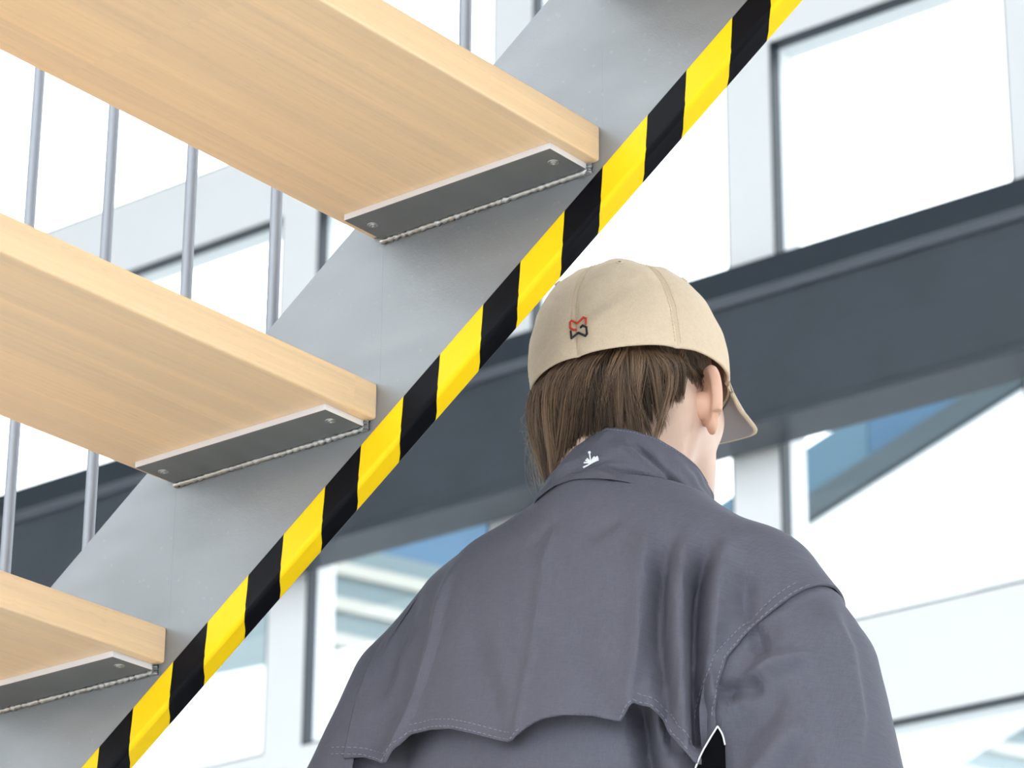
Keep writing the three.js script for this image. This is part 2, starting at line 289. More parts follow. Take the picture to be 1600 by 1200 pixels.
function jacketField(x, y, z) {
  if (x < 0) { const q = clamp(-x / 0.06); y += LDROP * q * q * (3 - 2 * q) * (y > -0.3 ? 1 : 1); x *= 1 + LNARROW * q; }   // the left shoulder is held lower and closer
  const fi = clamp((0.05 - y) * 1000, 0, 899.99), i = fi | 0, f = fi - i, A = PTAB[i], B = PTAB[i + 1];
  const w = A[0] + (B[0] - A[0]) * f, d = A[1] + (B[1] - A[1]) * f, c = A[2] + (B[2] - A[2]) * f;
  const X = Math.abs(x) / w, Z = Math.abs(z - c) / d, r = Math.pow(Math.pow(X, 2.3) + Math.pow(Z, 2.3), 1 / 2.3);
  let t = (r - 1) * (w * Z + d * X) / (X + Z + 1e-6) * 0.8;
  const ax = Math.abs(x); let s = 9;
  for (let k = 0; k < 4; k++) s = Math.min(s, capsule(ax, y, z, ARM[k], ARM[k + 1]));
  return smin(t, s, 0.022);
}
// ---------------------------------------------------------------- surface nets, clipping
function surfaceNets(f, lo, hi, h) {
  const nx = Math.ceil((hi[0] - lo[0]) / h) + 1, ny = Math.ceil((hi[1] - lo[1]) / h) + 1, nz = Math.ceil((hi[2] - lo[2]) / h) + 1;
  const F = new Float32Array(nx * ny * nz), id = (i, j, k) => i + nx * (j + ny * k);
  for (let k = 0; k < nz; k++) for (let j = 0; j < ny; j++) for (let i = 0; i < nx; i++) F[id(i, j, k)] = f(lo[0] + i * h, lo[1] + j * h, lo[2] + k * h);
  const V = new Int32Array(nx * ny * nz).fill(-1), P = [], I = [], c = new Float32Array(8);
  for (let k = 0; k < nz - 1; k++) for (let j = 0; j < ny - 1; j++) for (let i = 0; i < nx - 1; i++) {
    let m = 0; for (let q = 0; q < 8; q++) { c[q] = F[id(i + (q & 1), j + (q >> 1 & 1), k + (q >> 2))]; if (c[q] < 0) m |= 1 << q; }
    if (m === 0 || m === 255) continue;
    let n = 0, x = 0, y = 0, z = 0;
    for (let a = 0; a < 8; a++) for (let ax = 0; ax < 3; ax++) { if (a >> ax & 1) continue; const b = a | 1 << ax; if ((c[a] < 0) === (c[b] < 0)) continue; const t = c[a] / (c[a] - c[b]); x += (a & 1) + (ax === 0 ? t : 0); y += (a >> 1 & 1) + (ax === 1 ? t : 0); z += (a >> 2) + (ax === 2 ? t : 0); n++; }
    V[id(i, j, k)] = P.length / 3; P.push(lo[0] + (i + x / n) * h, lo[1] + (j + y / n) * h, lo[2] + (k + z / n) * h);
  }
  const quad = (a, b, c2, d, flip) => { if (a < 0 || b < 0 || c2 < 0 || d < 0) return; if (flip) I.push(a, c2, b, a, d, c2); else I.push(a, b, c2, a, c2, d); };
  for (let k = 1; k < nz - 1; k++) for (let j = 1; j < ny - 1; j++) for (let i = 1; i < nx - 1; i++) {
    const s = F[id(i, j, k)] < 0;
    if (s !== F[id(i + 1, j, k)] < 0) quad(V[id(i, j - 1, k - 1)], V[id(i, j, k - 1)], V[id(i, j, k)], V[id(i, j - 1, k)], !s);
    if (s !== F[id(i, j + 1, k)] < 0) quad(V[id(i - 1, j, k - 1)], V[id(i - 1, j, k)], V[id(i, j, k)], V[id(i, j, k - 1)], !s);
    if (s !== F[id(i, j, k + 1)] < 0) quad(V[id(i - 1, j - 1, k)], V[id(i, j - 1, k)], V[id(i, j, k)], V[id(i - 1, j, k)], !s);
  }
  return { P: new Float32Array(P), I };
}
function gradNormals(f, P) {
  const N = new Float32Array(P.length), e = 0.0015;
  for (let i = 0; i < P.length; i += 3) { const x = P[i], y = P[i + 1], z = P[i + 2], a = f(x + e, y, z) - f(x - e, y, z), b = f(x, y + e, z) - f(x, y - e, z), c = f(x, y, z + e) - f(x, y, z - e), l = Math.hypot(a, b, c) || 1; N[i] = a / l; N[i + 1] = b / l; N[i + 2] = c / l; }
  return N;
}
// keeps the part of an indexed surface where val > 0; thick > 0 closes the cut with a hem turned inwards along -N
function clip(P, N, I, val, thick = 0) {
  const oP = [], oN = [], oI = [], map = new Int32Array(P.length / 3).fill(-1), cut = new Map(), rim = [];
  const keep = a => { if (map[a] < 0) { map[a] = oP.length / 3; for (let k = 0; k < 3; k++) { oP.push(P[3 * a + k]); oN.push(N[3 * a + k]); } } return map[a]; };
  const mid = (a, b) => { const key = a < b ? a * 4194304 + b : b * 4194304 + a; let r = cut.get(key); if (r === undefined) { const t = val[a] / (val[a] - val[b]); r = oP.length / 3; for (let k = 0; k < 3; k++) { oP.push(lerp(P[3 * a + k], P[3 * b + k], t)); oN.push(lerp(N[3 * a + k], N[3 * b + k], t)); } cut.set(key, r); } return r; };
  for (let i = 0; i < I.length; i += 3) {
    const t = [I[i], I[i + 1], I[i + 2]], s = t.map(a => val[a] > 0), n = s[0] + s[1] + s[2];
    if (n === 3) oI.push(keep(t[0]), keep(t[1]), keep(t[2]));
    else if (n === 1) { const k = s.indexOf(true), a = t[k], b = t[(k + 1) % 3], c = t[(k + 2) % 3], m1 = mid(a, b), m2 = mid(a, c); oI.push(keep(a), m1, m2); rim.push([m1, m2]); }
    else if (n === 2) { const k = s.indexOf(false), a = t[k], b = t[(k + 1) % 3], c = t[(k + 2) % 3], m1 = mid(a, b), m2 = mid(a, c); oI.push(m1, keep(b), keep(c), m1, keep(c), m2); rim.push([m2, m1]); }
  }
  if (thick > 0) { const inn = new Map(), down = a => { let r = inn.get(a); if (r === undefined) { r = oP.length / 3; for (let k = 0; k < 3; k++) { oP.push(oP[3 * a + k] - thick * oN[3 * a + k]); oN.push(oN[3 * a + k]); } inn.set(a, r); } return r; };
    for (const [a, b] of rim) { const c = down(a), d = down(b); oI.push(a, c, b, b, c, d); } }
  return { P: new Float32Array(oP), N: new Float32Array(oN), I: oI };
}
function surfGeo(s, uvf) {
  const g = new THREE.BufferGeometry(); g.setAttribute('position', new THREE.BufferAttribute(new Float32Array(s.P), 3)); g.setIndex(s.I); g.computeVertexNormals();
  const n = s.P.length / 3, uv = new Float32Array(2 * n); for (let i = 0; i < n; i++) { const q = uvf ? uvf(s.P[3 * i], s.P[3 * i + 1], s.P[3 * i + 2]) : [s.P[3 * i], s.P[3 * i + 1]]; uv[2 * i] = q[0]; uv[2 * i + 1] = q[1]; }
  g.setAttribute('uv', new THREE.BufferAttribute(uv, 2)); return g;
}
function polyY(pts, x) { if (x <= pts[0][0]) return pts[0][1]; for (let i = 1; i < pts.length; i++) if (x <= pts[i][0]) { const a = pts[i - 1], b = pts[i]; return lerp(a[1], b[1], (x - a[0]) / (b[0] - a[0] || 1e-9)); } return pts[pts.length - 1][1]; }
function nearPoly(pts, x, y) {                        // distance to a polyline, signed by side, and the place along it
  let best = 9, tt = 0, sg = 1, L = 0; const ls = []; for (let i = 1; i < pts.length; i++) { const l = Math.hypot(pts[i][0] - pts[i - 1][0], pts[i][1] - pts[i - 1][1]); ls.push(l); L += l; }
  let acc = 0; for (let i = 1; i < pts.length; i++) { const a = pts[i - 1], b = pts[i], dx = b[0] - a[0], dy = b[1] - a[1], t = clamp(((x - a[0]) * dx + (y - a[1]) * dy) / (dx * dx + dy * dy)), d = Math.hypot(x - a[0] - t * dx, y - a[1] - t * dy); if (d < best) { best = d; tt = (acc + t * ls[i - 1]) / L; sg = ((x - a[0]) * dy - (y - a[1]) * dx) / ls[i - 1]; } acc += ls[i - 1]; }
  return [best, tt, sg];
}

// ---------------------------------------------------------------- materials of the person
const twill = dataTex(256, 256, (u, v, i, j) => { const a = 0.5 + 0.5 * Math.sin((i + j) * Math.PI / 4), b = hash2(i, j >> 2, 3) * 0.5 + hash2(i >> 2, j, 4) * 0.5; const k = 0.55 * a + 0.45 * b; return [k, k, k]; }, false, [22, 22]);
const heather = dataTex(512, 512, (u, v, i, j) => { const a = hash2(i, j >> 3, 21), b = hash2(i >> 3, j, 22), c = vnoise(u * 24, v * 24, 23, 24, 24); const k = 0.90 + 0.05 * a + 0.05 * b + 0.02 * c; return [k, k, k]; }, true, [3.2, 3.2]);
M.jacket = phys([0.112, 0.110, 0.140], { map: heather, roughness: 0.82, bumpMap: twill, bumpScale: 0.00018, sheen: 0.25, sheenRoughness: 0.5, sheenColor: lin(0.5, 0.5, 0.6) });
M.jacket.side = THREE.DoubleSide;
M.lining = phys([0.004, 0.004, 0.005], { roughness: 1, specularIntensity: 0.1 }); M.lining.side = THREE.DoubleSide;
M.thread = std([0.22, 0.22, 0.27], { roughness: 0.8 });
M.piping = std([0.75, 0.75, 0.76], { roughness: 0.5 });
const capWeave = heather.clone(); capWeave.repeat.set(9, 9); capWeave.needsUpdate = true;
M.cap = phys([0.74, 0.575, 0.405], { map: capWeave, roughness: 0.85, bumpMap: twill, bumpScale: 0.00012, sheen: 0.3, sheenRoughness: 0.6, sheenColor: lin(0.7, 0.65, 0.55) }); M.cap.side = THREE.DoubleSide;
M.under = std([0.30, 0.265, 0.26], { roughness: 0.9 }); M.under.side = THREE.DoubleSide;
M.capThread = std([0.74, 0.58, 0.43], { roughness: 0.8 });
M.red = std([0.62, 0.055, 0.02], { roughness: 0.6 });
M.embBlack = std([0.012, 0.011, 0.013], { roughness: 0.6 });
M.embWhite = std([0.85, 0.85, 0.87], { roughness: 0.6 });
M.skin = phys([0.64, 0.425, 0.325], { roughness: 0.5, vertexColors: true, sheen: 0.15, sheenRoughness: 0.4 });
M.hair = phys([1, 1, 1], { vertexColors: true, roughness: 0.38, specularIntensity: 0.9 }); M.hair.side = THREE.DoubleSide;
M.scalpHair = std([0.045, 0.029, 0.019], { roughness: 0.8 }); M.scalpHair.side = THREE.DoubleSide;

// ---------------------------------------------------------------- the person
const person = thing('person', 'person in a dark grey work jacket and beige cap, seen from behind under the stairs', 'person', [0.245, 0, -0.147], -80 * Math.PI / 180);
const NECK = 1.608, LEAN = -9 * Math.PI / 180;
const toLocal = new THREE.Matrix4().makeTranslation(0, NECK, 0).multiply(new THREE.Matrix4().makeRotationZ(LEAN));   // the upper body leans a little to the person's right
const lean = g => g.applyMatrix4(toLocal);
const HC = [-0.022, 0.075, -0.012], TILT = 14 * Math.PI / 180;                // the head is held upright again on the leaning neck
const headMat = toLocal.clone().multiply(new THREE.Matrix4().makeTranslation(...HC)).multiply(new THREE.Matrix4().makeRotationZ(TILT)).multiply(new THREE.Matrix4().makeTranslation(-HC[0], -HC[1], -HC[2]));
const leanHead = g => g.applyMatrix4(headMat);

// --- jacket
const HEM = [[-0.30, -0.327], [-0.239, -0.326], [-0.219, -0.324], [-0.192, -0.321], [-0.150, -0.328], [-0.137, -0.332], [-0.130, -0.320], [-0.117, -0.307], [-0.096, -0.3035], [-0.072, -0.304], [-0.035, -0.311], [-0.009, -0.3155], [-0.002, -0.3135], [0.006, -0.304], [0.024, -0.295], [0.042, -0.291], [0.069, -0.290], [0.092, -0.2925], [0.0965, -0.285], [0.102, -0.276], [0.115, -0.279], [0.125, -0.286], [0.130, -0.296], [0.138, -0.305], [0.144, -0.314], [0.150, -0.321], [0.30, -0.325]];
const SEAM = [[-0.8, 0.175], [-0.32, 0.168], [-0.288, 0.163], [-0.271, 0.161], [-0.25, 0.162], [-0.223, 0.167], [-0.196, 0.185], [-0.176, 0.201], [-0.145, 0.219], [-0.12, 0.232], [-0.05, 0.25], [0.1, 0.26]];   // [y, x]
const SEAM_LEFT = [[-0.8, 0.19], [-0.33, 0.212], [-0.263, 0.212], [-0.206, 0.203], [-0.153, 0.180], [-0.11, 0.160], [-0.05, 0.15], [0.1, 0.15]];
const armhole = (y, x = 1) => polyY(x < 0 ? SEAM_LEFT : SEAM, y);
const FOLDS = [                                       // [points, height, half width, sharpness on the far side]
  [[[-0.007, -0.10], [-0.001, -0.18], [0.001, -0.229], [0, -0.312]], 0.0042, 0.006, 2.2],
  [[[-0.114, -0.13], [-0.117, -0.177], [-0.117, -0.235], [-0.125, -0.302], [-0.138, -0.33]], 0.0068, 0.009, 2.4],
  [[[-0.078, -0.20], [-0.043, -0.264], [-0.020, -0.306]], -0.0075, 0.013, 1],
  [[[0.035, -0.20], [0.064, -0.26], [0.085, -0.285]], -0.0068, 0.013, 1],
  [[[0.081, -0.100], [0.093, -0.16], [0.0975, -0.21], [0.0975, -0.280]], 0.0091, 0.011, 2.0],
  [[[0.105, -0.112], [0.106, -0.169], [0.112, -0.213], [0.125, -0.265], [0.136, -0.305]], -0.0217, 0.0085, 1],
  [[[0.116, -0.098], [0.122, -0.156], [0.133, -0.221], [0.144, -0.300]], 0.0142, 0.0095, 1.4],
  [[[0.139, -0.115], [0.137, -0.165], [0.1415, -0.209], [0.1455, -0.24], [0.152, -0.30]], -0.0311, 0.0065, 1],
  [[[0.146, -0.104], [0.151, -0.151], [0.152, -0.196], [0.149, -0.235]], 0.0151, 0.010, 1],
  [[[0.170, -0.140], [0.175, -0.175], [0.184, -0.196]], -0.0084, 0.008, 1],
  [[[0.147, -0.222], [0.153, -0.245], [0.159, -0.272]], 0.0122, 0.0055, 1],
  [[[-0.030, -0.140], [-0.019, -0.125], [0.002, -0.098]], -0.0026, 0.007, 1],
  [[[0.03, -0.13], [0.045, -0.112], [0.06, -0.105]], -0.0038, 0.008, 1],
  [[[-0.165, -0.15], [-0.175, -0.22], [-0.185, -0.31]], -0.0066, 0.014, 1],
  [[[-0.2, -0.30], [-0.17, -0.26], [-0.15, -0.20]], 0.0053, 0.012, 1],
];
const SLEEVE_FOLDS = [
  [[[0.160, -0.256], [0.180, -0.250], [0.204, -0.244]], -0.0160, 0.0085, 1], [[[0.168, -0.266], [0.185, -0.246], [0.205, -0.228], [0.245, -0.212]], 0.0113, 0.010, 1.3],
  [[[0.226, -0.146], [0.258, -0.203], [0.279, -0.266], [0.290, -0.33]], 0.0094, 0.010, 2], [[[0.186, -0.190], [0.191, -0.205], [0.197, -0.222]], -0.0104, 0.0075, 1],
  [[[0.205, -0.17], [0.215, -0.195], [0.222, -0.215]], 0.0056, 0.010, 1], [[[0.175, -0.30], [0.205, -0.275], [0.225, -0.245]], -0.0084, 0.012, 1], [[[0.185, -0.34], [0.22, -0.31], [0.245, -0.27]], 0.0084, 0.013, 1],
  [[[0.21, -0.36], [0.235, -0.32], [0.25, -0.29]], -0.0075, 0.011, 1],
];
function foldSum(list, x, y) {
  let d = 0;
  for (const [pts, hgt, w, sharp] of list) {
    const y0 = Math.min(pts[0][1], pts[pts.length - 1][1]) - 0.05, y1 = Math.max(pts[0][1], pts[pts.length - 1][1]) + 0.05; if (y < y0 || y > y1) continue;
    const [r, t, sg] = nearPoly(pts, x, y), ww = lerp(w / sharp, w, sstep(-0.8, 0.8, sg / w)); if (r > 4 * w) continue;
    d += hgt * Math.exp(-(r * r) / (ww * ww)) * sstep(-0.02, 0.28, t) * (pts[pts.length - 1][1] < -0.274 && list === FOLDS ? 1 : sstep(1.03, 0.72, t));
  }
  return d;
}
const cloth = (x, y) => 0.0030 * (vnoise(x * 13 + 2.2 + y * 2.0, y * 3.2 + 7, 63) - 0.5) * sstep(-0.1, -0.2, y) + 0.0018 * (vnoise(x * 16 + 3, y * 11, 61) - 0.5) + 0.0009 * (vnoise(x * 45, y * 38 + 9, 62) - 0.5);
const jacket = new THREE.Group(); jacket.name = 'jacket'; person.add(jacket); jacket.userData.label = 'dark grey cotton work jacket';
{
  const lo = [-0.345, -0.52, -0.175], hi = [0.345, 0.02, 0.175], U = surfaceNets(jacketField, lo, hi, 0.0033), N = gradNormals(jacketField, U.P), n = U.P.length / 3;
  const flapP = new Float32Array(U.P), underP = new Float32Array(U.P), slP = new Float32Array(U.P), vFlap = new Float32Array(n), vUnder = new Float32Array(n), vR = new Float32Array(n), vL = new Float32Array(n);
  for (let i = 0; i < n; i++) {
    const x = U.P[3 * i], y = U.P[3 * i + 1], z = U.P[3 * i + 2], back = sstep(-0.03, 0.03, z), s = Math.abs(x) - armhole(y, x), hem = y - polyY(HEM, x);
    const cl = cloth(x, y) + cloth(z * 1.3 + 5, y), soft = x < 0 ? sstep(0.0, -0.03, s) : 1;
    const fold = back * foldSum(FOLDS, x, y) + cl;
    const open = sstep(0.105, 0.118, x) * sstep(0.16, 0.14, x) + 0.5 * sstep(-0.10, -0.125, x) * sstep(-0.2, -0.15, x);
    const df = fold + 0.0018 + back * ((0.0065 + 0.0035 * sstep(0, 0.02, x) * sstep(0.1, 0.07, x)) * sstep(0.10, 0.0, hem) + 0.010 * open * sstep(0.05, 0.0, hem)) * (0.25 + 0.75 * soft) + 0.0010 * soft * sstep(-0.02, -0.0005, s) - 0.0014 * Math.exp(-((s + 0.0095) ** 2) / (0.0012 ** 2)) - (1 - soft) * 0.0018;
    const pleat = -0.034 * Math.exp(-((x - 0.110 - (y + 0.30) * -0.35) ** 2) / (0.011 ** 2)) * sstep(-0.245, -0.28, y) + 0.004 * Math.exp(-((x - 0.13 + (y + 0.30) * 0.3) ** 2) / (0.012 ** 2));
    const du = -0.0085 - 0.006 * back * sstep(-0.25, -0.28, y) * sstep(-0.36, -0.33, y) + cl + 1.0 * Math.min(0, fold - cl) * sstep(-0.33, -0.29, y) + back * pleat * sstep(-0.55, -0.4, y) + back * 0.003 * Math.sin(x * 42 + 1) * sstep(-0.28, -0.34, y);
    const sx = x > 0 ? x : -x, sf = x < 0 ? cl - 0.0012 : back * foldSum(SLEEVE_FOLDS, sx, y) + cl + 0.002 * Math.exp(-((s - 0.006) ** 2) / (0.004 ** 2)) - 0.0012;
    for (let k = 0; k < 3; k++) { flapP[3 * i + k] += N[3 * i + k] * df; underP[3 * i + k] += N[3 * i + k] * du; slP[3 * i + k] += N[3 * i + k] * sf; }
    const cutY = y + 0.515;
    vFlap[i] = Math.min(-s, z > -0.04 || y > -0.2 ? hem : -1, -0.0555 - y - 0.012 * sstep(0, 0.08, -x)); vUnder[i] = Math.min(y > -0.30 ? -s - 0.004 : -s + 0.012, -0.2 - y, cutY); vR[i] = x > 0 ? Math.min(s + 0.010, cutY) : -1; vL[i] = x < 0 ? Math.min(s + 0.010, cutY) : -1;
  }
  const put = (name, P, v, t) => mesh(name, lean(surfGeo(clip(P, N, U.I, v, t), (x, y, z) => [x + z * 0.4, y])), M.jacket, jacket);
  put('yoke_flap', flapP, vFlap, 0.0022); put('back_panel', underP, vUnder, 0); put('sleeve', slP, vR, 0); put('sleeve', slP, vL, 0);
  // lower jacket and lower sleeves, below the picture's edge
  const Lw = surfaceNets(jacketField, [-0.36, -0.80, -0.19], [0.36, -0.50, 0.17], 0.007), LN = gradNormals(jacketField, Lw.P), m = Lw.P.length / 3, vT = new Float32Array(m), v2 = new Float32Array(m), v3 = new Float32Array(m);
  for (let i = 0; i < m; i++) { const x = Lw.P[3 * i], y = Lw.P[3 * i + 1], s = Math.abs(x) - 0.2; vT[i] = Math.min(-s + 0.004, y + 0.74, -y - 0.503); v2[i] = x > 0 ? Math.min(s, y + 0.735, -y - 0.503) : -1; v3[i] = x < 0 ? Math.min(s, y + 0.735, -y - 0.503) : -1; }
  for (const v of [vT, v2, v3]) mesh(v === vT ? 'lower_panel' : 'lower_sleeve', lean(surfGeo(clip(Lw.P, LN, Lw.I, v, 0.003))), M.jacket, jacket);

  // drops a point of the back, given as (x, y), on to the cloth: finds z, adds the same height as the cloth there
  const onBack = (x, y, extra = 0) => { let a = 0.0, b = 0.17; for (let i = 0; i < 30; i++) { const c = (a + b) / 2; if (jacketField(x, y, c) < 0) a = c; else b = c; } const N1 = gradNormals(jacketField, [x, y, a]), e = extra; return [x + N1[0] * e, y + N1[1] * e, a + N1[2] * e]; };
  const flapLift = (x, y) => { const hem = y - polyY(HEM, x), s = Math.abs(x) - armhole(y, x), open = sstep(0.105, 0.118, x) * sstep(0.16, 0.14, x) + 0.5 * sstep(-0.10, -0.125, x) * sstep(-0.2, -0.15, x); const q = onBack(x, y); return foldSum(FOLDS, x, y) + cloth(x, y) + cloth(q[2] * 1.3 + 5, y) + 0.0018 + 0.0065 * sstep(0.10, 0.0, hem) + 0.010 * open * sstep(0.05, 0, hem) + 0.0010 * sstep(-0.02, -0.0005, s) - 0.0014 * Math.exp(-((s + 0.0095) ** 2) / (0.0012 ** 2)); };
  const dashes = (pts, lift, r = 0.00042, len = 0.0026, gap = 0.0014) => {       // a row of stitches along a curve on the cloth
    const l = []; let acc = 0; const c = []; for (let i = 1; i < pts.length; i++) { const a = pts[i - 1], b = pts[i], d = Math.hypot(a[0] - b[0], a[1] - b[1]), k = Math.max(1, Math.ceil(d / 0.0007)); for (let j = 0; j < k; j++) c.push([lerp(a[0], b[0], j / k), lerp(a[1], b[1], j / k)]); }
    let s = 0; let i = 0; while (i < c.length - 5) { let j = i, d = 0; while (j < c.length - 1 && d < len) { d += Math.hypot(c[j + 1][0] - c[j][0], c[j + 1][1] - c[j][1]); j++; } const A = onBack(c[i][0], c[i][1], lift(...c[i]) + 0.0003), B = onBack(c[j][0], c[j][1], lift(...c[j]) + 0.0003); l.push(stitch(A, B, r)); d = 0; while (j < c.length - 1 && d < gap) { d += Math.hypot(c[j + 1][0] - c[j][0], c[j + 1][1] - c[j][1]); j++; } i = j; }
    return l.length ? merge(l) : null;
  };
  const above = (pts, d) => pts.map(([x, y], i) => { const a = pts[Math.max(0, i - 1)], b = pts[Math.min(pts.length - 1, i + 1)], tx = b[0] - a[0], ty = b[1] - a[1], l = Math.hypot(tx, ty) || 1; return [x - ty / l * d, y + tx / l * d]; });
  const part = HEM.filter(p => p[0] > -0.225 && p[0] < 0.149);
  const rows = [dashes(above(part, 0.0022), flapLift), dashes(above(part.filter(p => p[0] < -0.14), 0.0085), flapLift), dashes(above(part.filter(p => p[0] > -0.12 && p[0] < -0.005), 0.0085), flapLift), dashes(above(part.filter(p => p[0] > 0.008 && p[0] < 0.095), 0.0085), flapLift), dashes(above(part.filter(p => p[0] > 0.1), 0.0085), flapLift)];
  const seamLine = (d, sgn) => { const o = []; for (let y = -0.147; y > -0.285; y -= 0.006) o.push([sgn * (armhole(y, sgn) - d), y]); return o; };
  for (const sgn of [1]) for (const d of [0.0022, 0.0105]) rows.push(dashes(seamLine(d, sgn), flapLift));
  mesh('stitching', lean(merge(rows.filter(Boolean))), M.thread, jacket);
  // puckers between the two stitch rows of the armhole seam
  // dark mesh vent under the right arm with white piping on both edges
  const ventL = [[0.1625, -0.286], [0.158, -0.299], [0.154, -0.312], [0.151, -0.326], [0.149, -0.345]], ventR = [[0.1625, -0.286], [0.168, -0.292], [0.1725, -0.300], [0.1745, -0.318], [0.175, -0.345]];
  const vp = [], vi = []; for (let i = 0; i <= 12; i++) { const yy = lerp(-0.2855, -0.345, i / 12), xl = polyX(ventL, yy), xr = polyX(ventR, yy); for (let j = 0; j <= 6; j++) { const x = lerp(xl, xr, j / 6); const q = onBack(x, yy, 0.0115); vp.push(...q); } }
  for (let i = 0; i < 12; i++) for (let j = 0; j < 6; j++) { const a = i * 7 + j; vi.push(a, a + 7, a + 1, a + 1, a + 7, a + 8); }
  const vg = new THREE.BufferGeometry(); vg.setAttribute('position', new THREE.Float32BufferAttribute(vp, 3)); vg.setIndex(vi); vg.computeVertexNormals();
  mesh('vent', lean(vg), M.lining, jacket).userData.label = 'black mesh vent under the arm';
  const pip = pts => tubeAlong(pts.map(p => onBack(p[0], p[1], 0.0125)), 0.0008, 8, 24);
  mesh('piping', lean(pip(ventL)), M.piping, jacket).userData.label = 'white piping'; mesh('piping', lean(pip(ventR.slice(0, 3))), M.piping, jacket).userData.label = 'white piping';
}
function polyX(pts, y) { for (let i = 1; i < pts.length; i++) if (y >= pts[i][1]) { const a = pts[i - 1], b = pts[i]; return lerp(a[0], b[0], clamp((y - a[1]) / (b[1] - a[1]))); } return pts[pts.length - 1][0]; }
function stitch(A, B, r) {
  const a = new THREE.Vector3(...A), b = new THREE.Vector3(...B), d = b.clone().sub(a), L = Math.max(d.length(), 1e-5), g = new THREE.CylinderGeometry(r, r, L, 5, 1, false);
  g.applyQuaternion(new THREE.Quaternion().setFromUnitVectors(new THREE.Vector3(0, 1, 0), d.normalize())); g.translate(...a.add(b).multiplyScalar(0.5).toArray()); return bare(g);
}
// --- collar: a soft stand-up collar, open at the front, lower at the sides
const COL = (() => {
  const at = (th, v) => {                             // th from the back (0) to the sides, v from the neck seam (0) to the top edge (1)
    const c = Math.cos(th), s = Math.sin(th), f = (1 - c) / 2;
    const y0 = -0.063 - 0.016 * f * 2 - 0.021 * sstep(0, 0.8, -s), y1 = -0.004 - 0.024 * f * 2 - 0.006 * f - 0.006 * sstep(0, 0.8, -s);
    const a0 = 0.096, b0 = 0.0935, a1 = 0.067, b1 = 0.069, cx0 = 0.006, cx1 = 0.010, cz0 = 0.008, cz1 = 0.0;
    const e = Math.pow(v, 0.85), bul = 0.004 * Math.sin(Math.PI * v);
    let r = bul + 0.0105 * creaseSum(th, v);
    return [lerp(cx0, cx1, e) + (lerp(a0, a1, e) + r) * s, lerp(y0, y1, v), lerp(cz0, cz1, e) + (lerp(b0, b1, e) + r) * c];
  };
  function creaseSum(th, v) {
    let d = 0; const cr = [[[[-0.6, 0.04], [-0.3, 0.12], [-0.08, 0.19], [0.10, 0.31], [0.34, 0.42]], -0.6, 0.035], [[[0.02, 0.25], [0.35, 0.18], [0.62, 0.22]], -0.7, 0.045], [[[0.35, 0.78], [0.75, 0.45], [1.15, 0.12]], -1.2, 0.06], [[[0.22, 0.75], [0.58, 0.52], [0.95, 0.25]], 0.8, 0.07], [[[-0.5, 0.30], [-0.35, 0.34], [-0.2, 0.42]], 0.4, 0.08], [[[0.5, 0.22], [0.8, 0.16], [1.0, 0.05]], -0.9, 0.045]];
    for (const [p, h, w] of cr) { const [r, t] = nearPoly(p, th, v); d += h * Math.exp(-r * r / (w * w)) * sstep(-0.05, 0.3, t) * sstep(1.05, 0.7, t); }
    return d + 0.5 * (vnoise(th * 6 + 9, v * 5, 77) - 0.5);
  }
  const NT = 150, NV = 26, T0 = -2.55, T1 = 2.55, P = [], I = [];
  const pt = (i, j) => at(lerp(T0, T1, i / NT), j / NV);
  for (let i = 0; i <= NT; i++) for (let j = 0; j <= NV; j++) P.push(...pt(i, j));
  const base = P.length / 3;
  for (let i = 0; i <= NT; i++) for (let j = 0; j <= NV; j++) { const p = pt(i, j), th = lerp(T0, T1, i / NT); P.push(p[0] - 0.003 * Math.sin(th), p[1] - 0.0004, p[2] - 0.003 * Math.cos(th)); }
  for (let i = 0; i < NT; i++) for (let j = 0; j < NV; j++) { const a = i * (NV + 1) + j, b = a + NV + 1; I.push(a, b, a + 1, a + 1, b, b + 1); I.push(base + a, base + a + 1, base + b, base + a + 1, base + b + 1, base + b); }
  for (let i = 0; i < NT; i++) { const a = i * (NV + 1) + NV, b = a + NV + 1; I.push(a, b, base + a, base + a, b, base + b); }
  const g = surfGeo({ P: new Float32Array(P), I }, (x, y, z) => [Math.atan2(x, z) * 0.085, y]);
  const collar = mesh('collar', lean(g), M.jacket, jacket);
  // stitched edge lines and the white embroidered sprout
  const out = (th, v, e) => { const p = at(th, v); return [p[0] + e * Math.sin(th), p[1] + e * 0.2, p[2] + e * Math.cos(th)]; };
  const l = []; for (const v of [0.955]) for (let th = -1.3; th < 1.6; th += 0.046) l.push(stitch(out(th, v, 0.0004), out(th + 0.03, v, 0.0004), 0.0004));
  mesh('stitching', lean(merge(l)), M.thread, collar);
  const sewn = (pts, r) => tubeAlong(pts.map(p => out(p[0], p[1], 0.0007)), r, 6, 10), foot = [0.0114, 0.2997];
  const em = [sewn([foot, [-0.022, 0.3977], [-0.056, 0.485]], 0.0007)], knob = new THREE.SphereGeometry(0.0014, 10, 8); knob.translate(...out(-0.0611, 0.4978, 0.0007)); em.push(knob);
  for (const [a, b] of [[-0.0698, 0.237], [-0.0635, 0.3054], [-0.0548, 0.3485], [-0.048, 0.376], [0.0904, 0.3555], [0.0827, 0.3872], [0.066, 0.4161], [0.025, 0.412]]) em.push(sewn([foot, [lerp(foot[0], a, 0.5), lerp(foot[1], b, 0.55)], [a, b]], 0.00085));
  mesh('emblem', lean(merge(em)), M.embWhite, collar).userData.label = 'small white embroidered sprout';
  return collar;
})();
